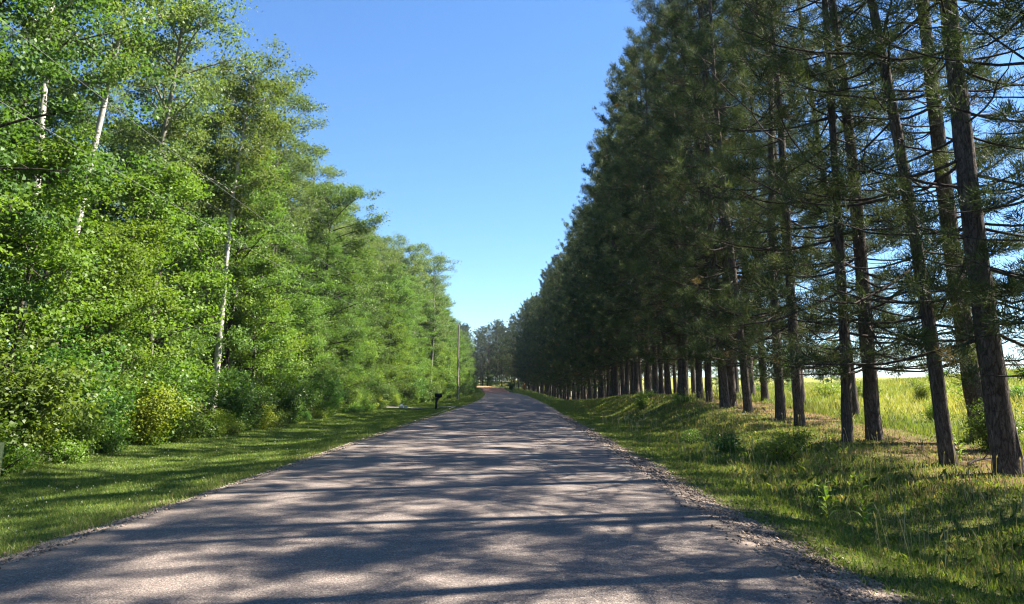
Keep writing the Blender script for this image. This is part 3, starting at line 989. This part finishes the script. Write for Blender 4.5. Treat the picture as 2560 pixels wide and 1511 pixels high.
def make_shrub(seed, H, W, leaf, cols, nst=16, npr=14, nleaf=26, sig=.2):
    rs = np.random.default_rng(seed)
    L = Build(); C = []; OUT = []
    for i in range(nst):
        az = rs.random() * 6.28; tilt = rs.uniform(.1, 1.0)
        ln = H * rs.uniform(.65, 1.1)
        s = np.linspace(0, 1, 6)
        hd = np.array([np.cos(az), np.sin(az), 0])
        base = np.array([*rs.normal(0, .12, 2), -.1])
        pth = base + hd * (W * tilt * s ** 1.2)[:, None] + np.array([0, 0, 1.]) * (ln * (s - .25 * tilt * s ** 2))[:, None]
        L.tube(pth, .016 * (1 - s) + .004, 4, cap=False)
        for j in range(npr):
            g = rs.uniform(.08, 1.05)
            e = np.array([np.interp(min(g, 1), s, pth[:, c]) for c in range(3)]) + rs.normal(0, .22, 3) * (W * .5)
            C.append(e); OUT.append(unit(e - np.array([0, 0, H * .3])))
    C = np.array(C); OUT = np.array(OUT); n = len(C)
    P = (C[:, None] + rs.standard_normal((n, nleaf, 3)) * np.array([sig, sig, sig * .6])).reshape(-1, 3)
    O = np.repeat(OUT, nleaf, 0)
    ok = P[:, 2] > 0.03
    P, O = P[ok], O[ok]
    v = leaf_quads(rs, P, O, leaf)
    tone = np.repeat(rs.random(n), nleaf)[ok] * .5 + rs.random(len(P)) * .5
    c = np.array(cols[0]) * (1 - tone[:, None]) + np.array(cols[1]) * tone[:, None]
    fol = mesh_np('shrub_leaves', v, np.arange(len(v)), np.full(len(P), 4), False, np.repeat(c, 4, 0), [M_SHRUBLEAF])
    return L.mesh('shrub_stems', M_STEM, True), fol

SHRUB_G = [make_shrub(400 + i, 2.6, 1.5, .10, [MAPLE_C, OAK_C][i % 2], 18, 15, 30, .2) for i in range(3)]
SHRUB_Y = [make_shrub(420 + i, 1.9, 1.25, .085, [(0.10, .175, .02), (.25, .33, .04)], 16, 14, 28, .17) for i in range(2)]
SHRUB_S = [make_shrub(440 + i, .75, .6, .055, [LIGHT_C, MAPLE_C][i], 12, 10, 18, .1) for i in range(2)]

def place_tree(name, src, x, y, label, cat, group, rz, sc, tilt=(0, 0)):
    e = empty(name, (x, y, gz(x, y) - .03), rz, sc, tilt)
    parts = ('trunk', 'limbs', 'crown') if len(src) == 3 else ('stems', 'foliage')
    for nm, me in zip(parts, src):
        obj(nm, me, e)
    return tag(e, label, cat, group)

def lzone(y):
    if y < 18: return 'at the near left edge'
    if y < 26: return 'behind the bright bush on the lawn edge'
    if y < 36: return 'left of the leaning white birch'
    if y < 48: return 'just right of the leaning white birch'
    if y < 64: return 'short of the driveway'
    if y < 82: return 'around the driveway past the mailbox'
    if y < 108: return 'near the utility pole'
    if y < 150: return 'beyond the utility pole'
    return 'by the far road bend'

rt = random.Random(31)
# hero: the leaning white birch and pale trunks seen in the photograph
HERO = []
def hero(name, src, x, y, label, cat, rz, sc, tilt):
    HERO.append((x, y))
    place_tree(name, src, x, y, label, cat, 'single trees named in the wood edge', rz, sc, tilt)
hero('birch_tree', BIRCH[1], -13.0, 33.5, 'leaning white birch with a long bare trunk showing through the leaves', 'birch tree', 2.2, (1, 1, .88), (R(0), R(2.5)))
hero('birch_tree', BIRCH[0], -14.7, 38.5, 'thinner pale birch trunk standing right behind the leaning white birch', 'birch tree', 0.6, (.8, .8, .88), (R(0), R(2)))
hero('birch_tree', BIRCH[1], -14.6, 22.6, 'white birch with dark-scarred trunk at the top left corner', 'birch tree', 4.0, (1.1, 1.1, 1.12), (R(0), R(2)))
hero('birch_tree', BIRCH[1], -15.0, 24.6, 'pale forked birch beside the corner birch at upper left', 'birch tree', 1.0, (1, 1, 1.1), (R(1), R(4)))
hero('aspen_tree', ASPEN[0], -14.6, 28.0, 'tall airy aspen with open branches against the sky at upper left', 'aspen tree', 0.3, 1.0, (R(0), R(5)))
hero('aspen_tree', ASPEN[2], -14.2, 41.5, 'tall grey-green aspen whose rounded top stands highest against the sky', 'aspen tree', 1.7, .94, (R(0), R(2)))
hero('maple_tree', MAPLE[1], -13.2, 52.0, 'broad dark green maple with a shaded interior, right of the birches', 'maple tree', 3.0, (.92, .92, .92), (0, 0))
hero('aspen_tree', ASPEN[1], -11.8, 106.0, 'rounded pale aspen bulging toward the road above the utility pole', 'aspen tree', 3.0, (1.2, 1.2, 1.02), (0, 0))
hero('aspen_tree', ASPEN[0], -13.0, 98.0, 'pale aspen close behind the bulging aspen near the utility pole', 'aspen tree', 5.0, (1.15, 1.15, 1.03), (0, 0))

def row(y0, y1, step, off0, off1, picks, name, cat, group, lab, s0, s1, hcap=None):
    y = y0
    while y < y1:
        x = float(cx(y) + veg_off(y)) - rt.uniform(off0, off1)
        yy = y + rt.uniform(-.8, .8)
        px = 1293 + 1910 * x / yy
        big = name in ('aspen_tree', 'maple_tree', 'young_tree') and off0 < 7
        s_lo, s_hi = s0, s1
        if big and (420 < px < 690 if name != 'young_tree' else 470 < px < 650) and x > -13.8 and yy < 36:
            if name != 'young_tree':
                y += step; continue
            s_lo, s_hi = .38, .46
        if big and yy < 27 and name == 'aspen_tree':
            y += step; continue
        if name == 'maple_tree' and yy < 27 and off0 < 7:
            s_lo, s_hi = .84, .97
        if all((x - a) ** 2 + (yy - b) ** 2 > 3.0 for a, b in HERO):
            src = picks[rt.randrange(len(picks))]
            sc = rt.uniform(s_lo, s_hi)
            w = sc * rt.uniform(.92, 1.12)
            f = lin(y, [0, 25, 31, 45, 60, 90, 110, 150, 200, 260], [1, 1, .86, .88, .87, .92, .97, .85, .78, .8])
            place_tree(name, src, x, yy, lab + ' ' + lzone(yy), cat, group, rt.uniform(0, 6.28), (w * f, w * f, sc * f), (R(rt.uniform(-2, 2)), R(rt.uniform(-1, 4))))
        y += step * rt.uniform(.75, 1.25)

row(12, 250, 4.6, 3.4, 6.2, ASPEN, 'aspen_tree', 'aspen tree', 'aspens along the wood edge', 'tall grey-green edge aspen', .93, 1.03)
row(13, 250, 5.2, 2.6, 4.5, MAPLE, 'maple_tree', 'maple tree', 'maples along the wood edge', 'full dark green edge maple', .72, .98)
row(11, 250, 3.6, 1.2, 2.6, YOUNG, 'young_tree', 'young tree', 'young trees along the wood edge', 'bright low-branched young tree', .65, 1.15)
row(14, 250, 6.2, 8.5, 12.5, ASPEN, 'aspen_tree', 'aspen tree', 'trees deep in the wood', 'aspen deeper in the wood', .95, 1.05)
row(14, 250, 6.5, 7.0, 11.0, MAPLE, 'maple_tree', 'maple tree', 'maples deep in the wood', 'maple filling the wood behind the edge trees', .8, 1.05)
row(30, 250, 8.0, 14.5, 19, MAPLE + ASPEN, 'forest_tree', 'tree', 'trees at the back of the wood', 'tall tree at the back of the wood', .95, 1.08)
row(8, 80, 5.0, 17, 30, MAPLE, 'forest_tree', 'tree', 'trees filling the wood', 'leafy tree inside the dark wood', .8, 1.0)
row(8, 160, 3.2, 5, 18, YOUNG, 'young_tree', 'young tree', 'saplings inside the wood', 'shaded sapling in the undergrowth inside the wood', .5, .9)
row(9, 200, 2.5, -.1, 1.5, SHRUB_G, 'shrub', 'shrub', 'green shrubs along the lawn edge', 'dense green lawn-edge shrub', .55, 1.15)
row(10, 200, 5.5, -.3, .6, SHRUB_Y, 'shrub', 'shrub', 'yellow-green shrubs along the lawn edge', 'yellow-green lawn-edge shrub', .45, .85)
row(8, 120, 2.1, -.6, .25, SHRUB_S, 'leafy_weed', 'weed', 'leafy weeds along the lawn edge', 'low leafy weed clump fringing lawn', .7, 1.5)
place_tree('shrub', SHRUB_G[0], -11.6, 20.3, 'dark green shrub filling the gap left of the brightest yellow-green bush', 'shrub', 'green shrubs along the lawn edge', 1.0, 1.0)
place_tree('shrub', SHRUB_G[2], -12.6, 22.0, 'tall dark shrub behind the brightest yellow-green bush', 'shrub', 'green shrubs along the lawn edge', 3.0, 1.25)
place_tree('shrub', SHRUB_Y[0], -11.2, 23.0, 'brightest sunlit yellow-green bush at the lawn edge', 'shrub', 'yellow-green shrubs along the lawn edge', 1.0, 1.05)
place_tree('shrub', SHRUB_Y[1], -11.9, 27.0, 'second sunlit yellow-green bush right behind the brightest one', 'shrub', 'yellow-green shrubs along the lawn edge', 2.0, .9)

for q in range(30):
    y = rt.uniform(296, 345); x = -75 + 100 * q / 29 + rt.uniform(-3, 3)
    place_tree('forest_tree', MAPLE[rt.randrange(3)], x, y, 'distant leafy tree behind the far pines past the bend', 'tree', 'trees behind the far pines', rt.uniform(0, 6), rt.uniform(.6, .95))
for q in range(46):
    y = rt.uniform(252, 292); x = -46 + 60 * q / 45 + rt.uniform(-1.5, 1.5)
    if abs(x - float(cx(y))) < 5.5:
        continue
    place_tree('young_tree', YOUNG[rt.randrange(3)], x, y, 'distant dark undergrowth tree below the far pines', 'young tree', 'undergrowth below the far pines', rt.uniform(0, 6), rt.uniform(.35, .8))
# ------------------------------------------------------------------ right-hand undergrowth
for i, (x, y, s, lab) in enumerate([
    (5.9, 17.8, 1.0, 'low leafy green bush on the verge, nearer of the bank clump'),
    (5.2, 19.6, .9, 'low leafy green bush on the verge, left in the bank clump'),
    (6.6, 19.0, .95, 'low leafy green bush on the verge, right in the bank clump'),
    (4.9, 23.0, .85, 'small green bush on the verge behind the bank clump'),
    (7.6, 36.0, .9, 'low dark green weed patch crowning the grassy hump'),
    (6.6, 41.0, .9, 'low green weed patch on the far side of the grassy hump'),
    (7.3, 44.5, 1.0, 'green weed patch under the pines beyond the grassy hump')]):
    place_tree('leafy_weed', SHRUB_S[i % 2], x, y, lab, 'weed', 'low bushes on the right verge', i * 1.3, s)
place_tree('shrub', SHRUB_G[0], 11.2, 18.6, 'rounded green shrub behind the second pine trunk', 'shrub', 'shrubs at the meadow edge', 0.5, .48)
for i, (x, y, s, lab) in enumerate([
    (15.2, 21.5, .55, 'yellow-green bush in the meadow at the right edge'),
    (18.5, 26.0, .6, 'yellow-green bush farther out in the meadow at right'),
    (17.0, 33.0, .5, 'small lime bush in the meadow between the trunks'),
    (13.5, 25.5, .4, 'little lime sapling at the meadow edge behind the fourth pine')]):
    place_tree('shrub', SHRUB_Y[i % 2], x, y, lab, 'shrub', 'shrubs at the meadow edge', i, s)
row_r = random.Random(8)
for i in range(14):       # dark trees along the far side of the meadow
    x = 33 + 15 * (i / 13) + row_r.uniform(-1, 1); y = 124 - 10 * (i / 13) + row_r.uniform(-4, 4)
    place_tree('forest_tree', MAPLE[row_r.randrange(3)], x, y, 'distant dark tree on the far side of the meadow', 'tree', 'trees beyond the meadow', row_r.uniform(0, 6), row_r.uniform(.26, .42))

for i in range(26):
    y = row_r.uniform(20, 62); x = 13.5 + row_r.uniform(0, .42) * y
    place_tree('leafy_weed', SHRUB_S[i % 2], x, y, 'low leafy weed clump scattered in the meadow grass', 'weed', 'weeds scattered beyond the pines', row_r.uniform(0, 6), row_r.uniform(.7, 1.5))
# upright leafy plants in the verge (leaves in whorls up a single stalk)
def tall_weed(seed, H, nl):
    rs = np.random.default_rng(seed)
    B = Build()
    s = np.linspace(0, 1, 6)
    pth = np.stack([.05 * s ** 2, .02 * np.sin(s * 4), H * s], -1)
    B.tube(pth, .007 * (1 - s) + .003, 5)
    stem = B.mesh('stalk', M_SHRUBLEAF, True, np.tile(np.array([0.16, .2, .05]), (B.n, 1)))
    leaves = []
    for i in range(nl):
        f = .12 + .88 * i / nl
        L = .19 * (1.0 - .45 * f) + .02; W = L * .34
        az = i * 2.0 + rs.normal(0, .2)
        d = np.array([np.cos(az), np.sin(az), 0.0]); sd_ = np.array([-d[1], d[0], 0])
        p = np.array([np.interp(f, s, pth[:, c]) for c in range(3)])
        up = np.array([0, 0, 1.])
        q = [p, p + d * L * .35 + up * L * .38 + sd_ * W * .5, p + d * L * .75 + up * L * .5 + sd_ * W * .4, p + d * L + up * L * .4,
             p + d * L * .75 + up * L * .5 - sd_ * W * .4, p + d * L * .35 + up * L * .38 - sd_ * W * .5, p + d * L * .38 + up * L * .32, p + d * L * .75 + up * L * .44]
        me = mesh_np('leaf', np.array(q), [0, 1, 6, 1, 2, 7, 6, 2, 3, 7, 7, 3, 4, 6, 7, 4, 5, 0, 6, 5], [3, 4, 3, 3, 4, 3], True,
                     np.tile(np.array([0.20, .30, .04]) * rs.uniform(.8, 1.15), (8, 1)), [M_SHRUBLEAF])
        leaves.append(me)
    return stem, leaves
for (x, y, H, nl, lab) in [(4.68, 11.0, .74, 24, 'tallest lime-green leafy stalk in the right verge grass'),
                           (4.12, 10.8, .5, 18, 'shorter lime-green stalk left of the tallest one in the verge'),
                           (9.35, 16.9, .6, 18, 'lime sapling sprouting between the two nearest front trunks')]:
    st, lv = tall_weed(int(x * 100), H, nl)
    e = empty('verge_plant', (x, y, gz(x, y) - .01), x)
    obj('stalk', st, e)
    for m_ in lv:
        obj('leaf', m_, e)
    tag(e, lab, 'plant', 'upright plants in the verge')

# ------------------------------------------------------------------ mailbox
def mailbox(x, y):
    e = empty('mailbox', (x, y, gz(x, y)), 0)
    b = Build(); b.box((0, 0, .44), (.14, .14, .94), .01); obj('post', b.mesh('post', M_BLACK), e)
    # box pointing at the road (+X), domed top
    prof = [(-.14, .93), (.14, .93), (.14, 1.10)] + [(.14 * math.cos(a), 1.10 + .14 * math.sin(a)) for a in np.linspace(.2, math.pi - .2, 9)] + [(-.14, 1.10)]
    b = Build(); b.prism(prof, -.10, .42, axis=0); body = obj('box', b.mesh('box', M_BLACK), e)
    prof2 = [(a * 1.06, 1.08 + (z - 1.08) * 1.05) for a, z in prof]
    b = Build(); b.prism(prof2, .422, .45, axis=0); obj('door', b.mesh('door', M_BLACK), body)
    b = Build(); b.box((.46, 0, 1.16), (.02, .06, .025)); obj('handle', b.mesh('handle', M_BLACK), body)
    b = Build(); b.prism([(.071, .52), (.071, .926), (.36, .926), (.32, .87), (.20, .79), (.12, .68)], -.045, .045, axis=1); obj('bracket', b.mesh('bracket', M_BLACK), e)
    b = Build(); b.box((.10, -.153, 1.08), (.035, .012, .18)); obj('flag', b.mesh('flag', M_BLACK), body)
    tag(e, 'black mailbox on a black post with curved bracket beside the road', 'mailbox')
mailbox(-6.25, 60.5)

# ------------------------------------------------------------------ utility pole, wires, marker post
PX, PY = -7.6, 100.0
pz = gz(PX, PY)
e = empty('utility_pole', (PX, PY, pz))
b = Build(); b.tube(np.array([[0, 0, -.3], [0, 0, 4], [0, 0, 9.5]]), [.12, .105, .085], 12); obj('pole', b.mesh('pole', M_POLE, True), e)
b = Build(); b.tube(np.array([[0, 0, 9.49], [0, 0, 9.62], [0, 0, 9.72], [0, 0, 9.76]]), [.05, .06, .045, .02], 10); obj('insulator', b.mesh('insulator', M_GLASS, True), e)
b = Build(); b.tube(np.array([[0.0, -.13, 7.95], [0, -.24, 7.95]]), [.04, .05], 8); obj('bracket', b.mesh('bracket', M_STEEL, True), e)
b = Build(); b.box((0, -.155, 2.2), (.05, .02, 3.4)); obj('ground_wire_guard', b.mesh('guard', M_STEEL), e)
tag(e, 'weathered grey wooden utility pole standing in the bushes on the left', 'utility pole')
def wire(z_low, z_pole, y_low, x0, lab, dx=0.0):
    Y = np.linspace(-25, PY, 60)
    zz = z_low + (z_pole - z_low) * ((Y - y_low) / (PY - y_low)) ** 2
    X = lin(Y, [-25, PY], [x0, PX + dx])
    b = Build(); b.tube(np.stack([X, Y, zz], -1), .0036, 5)
    o = obj('overhead_wire', b.mesh('overhead_wire', M_WIRE, True))
    tag(o, lab, 'wire', 'wires running to the utility pole')
wire(6.25, pz + 9.74, 34, -7.4, 'upper thin overhead wire crossing in front of the left trees')
wire(5.2, pz + 7.97, 34, -7.4, 'lower thin overhead wire crossing in front of the left trees')
b = Build(); b.box((0, 0, .42), (.09, .035, 1.0), .004)
o = obj('marker_post', b.mesh('marker_post', M_YELLOW), loc=(-7.80, 11.95, gz(-7.80, 11.95)))
tag(o, 'yellow wooden marker post cut by the left edge of the lawn', 'post')

# ------------------------------------------------------------------ small finds
def boulder(x, y, r, seed, lab):
    import bmesh
    rs = random.Random(seed)
    bm = bmesh.new()
    bmesh.ops.create_icosphere(bm, subdivisions=2, radius=1)
    for v in bm.verts:
        f = 1 + .18 * math.sin(v.co.x * 3 + seed) + .12 * math.sin(v.co.y * 4 + seed * 2) + rs.uniform(-.05, .05)
        v.co = Vector((v.co.x * r[0] * f, v.co.y * r[1] * f, v.co.z * r[2] * f))
    me = bpy.data.meshes.new('boulder'); bm.to_mesh(me); bm.free(); me.materials.append(M_WHITESTONE)
    o = obj('boulder', me, loc=(x, y, gz(x, y) + r[2] * .6)); o.rotation_euler[2] = seed
    tag(o, lab, 'boulder', 'pale boulders by the driveway')
boulder(-9.6, 65.0, (.26, .2, .2), 1, 'larger pale boulder at the left end of the driveway')
boulder(-9.15, 64.6, (.14, .12, .17), 2, 'small pale boulder right beside the larger one at the driveway')

# fallen branch between the two nearest trunks
b = Build()
s = np.linspace(0, 1, 9)
b.tube(np.stack([9.0 + 1.5 * s, 16.0 + 1.2 * s + .06 * np.sin(s * 7), ground(9.0 + 1.5 * s, 16.0 + 1.2 * s) + .05 + .12 * s], -1), .03 * (1 - s * .6), 6)
b.tube(np.stack([9.6 + .2 * s[:4], 16.5 - .5 * s[:4], ground(9.6 + 0 * s[:4], 16.5 + 0 * s[:4]) + .09 + .5 * s[:4]], -1), .012, 5)
o = obj('fallen_branch', b.mesh('fallen_branch', M_TWIG, True))
tag(o, 'pale fallen branch on the needle litter between the nearest trunks', 'branch')
# rusty dead sapling at the far end of the row
RUST = make_shrub(470, 2.6, .7, .12, [(0.20, .10, .045), (.30, .17, .07)], 10, 14, 22, .16)
yx = 214.0
place_tree('dead_sapling', RUST, float(cx(yx)) + 8.2, yx, 'rust-brown dead sapling at the far end of the pine row', 'sapling', 'dead saplings', 0, .7)
place_tree('shrub', SHRUB_Y[0], float(cx(228)) - 5.2, 226, 'pale sunlit bush on the left of the dirt road', 'shrub', 'bushes by the dirt road', 0, 1.1)
place_tree('shrub', SHRUB_G[1], float(cx(228)) + 5.6, 222, 'green bush on the right of the dirt road', 'shrub', 'bushes by the dirt road', 0, .9)

# ------------------------------------------------------------------ tell look-alikes of one stretch apart by counting from the near end
same = {}
for o in bpy.data.objects:
    if o.parent is None and 'label' in o and o.get('group', '') and not any(w in o['group'] for w in ('deep', 'inside', 'back of', 'filling', 'distant', 'behind', 'beyond', 'undergrowth')):
        same.setdefault(o['label'], []).append(o)
for lab, os_ in same.items():
    if 1 < len(os_) <= len(ORD) and 'beyond the right edge' not in lab and 'right edge' not in lab:
        os_.sort(key=lambda o: o.location.y)
        for i, o in enumerate(os_):
            o['label'] = ('nearest ' if i == 0 else 'farthest ' if i == len(os_) - 1 else f'{ORD[i]}-nearest ') + lab
# ------------------------------------------------------------------ light summer haze
b = Build(); b.box((0, 250, 10), (1200, 640, 70))
mh, nt, out = new_mat('haze_air')
pv = N(nt, 'ShaderNodeVolumePrincipled')
pv.inputs['Color'].default_value = (0.66, 0.83, 1.0, 1)
pv.inputs['Density'].default_value = 0.0002
pv.inputs['Anisotropy'].default_value = 0.2
nt.links.new(pv.outputs[0], out.inputs['Volume'])
o = obj('haze', b.mesh('haze', mh), kind='stuff')
tag(o, 'thin pale summer haze softening the far trees', 'haze')
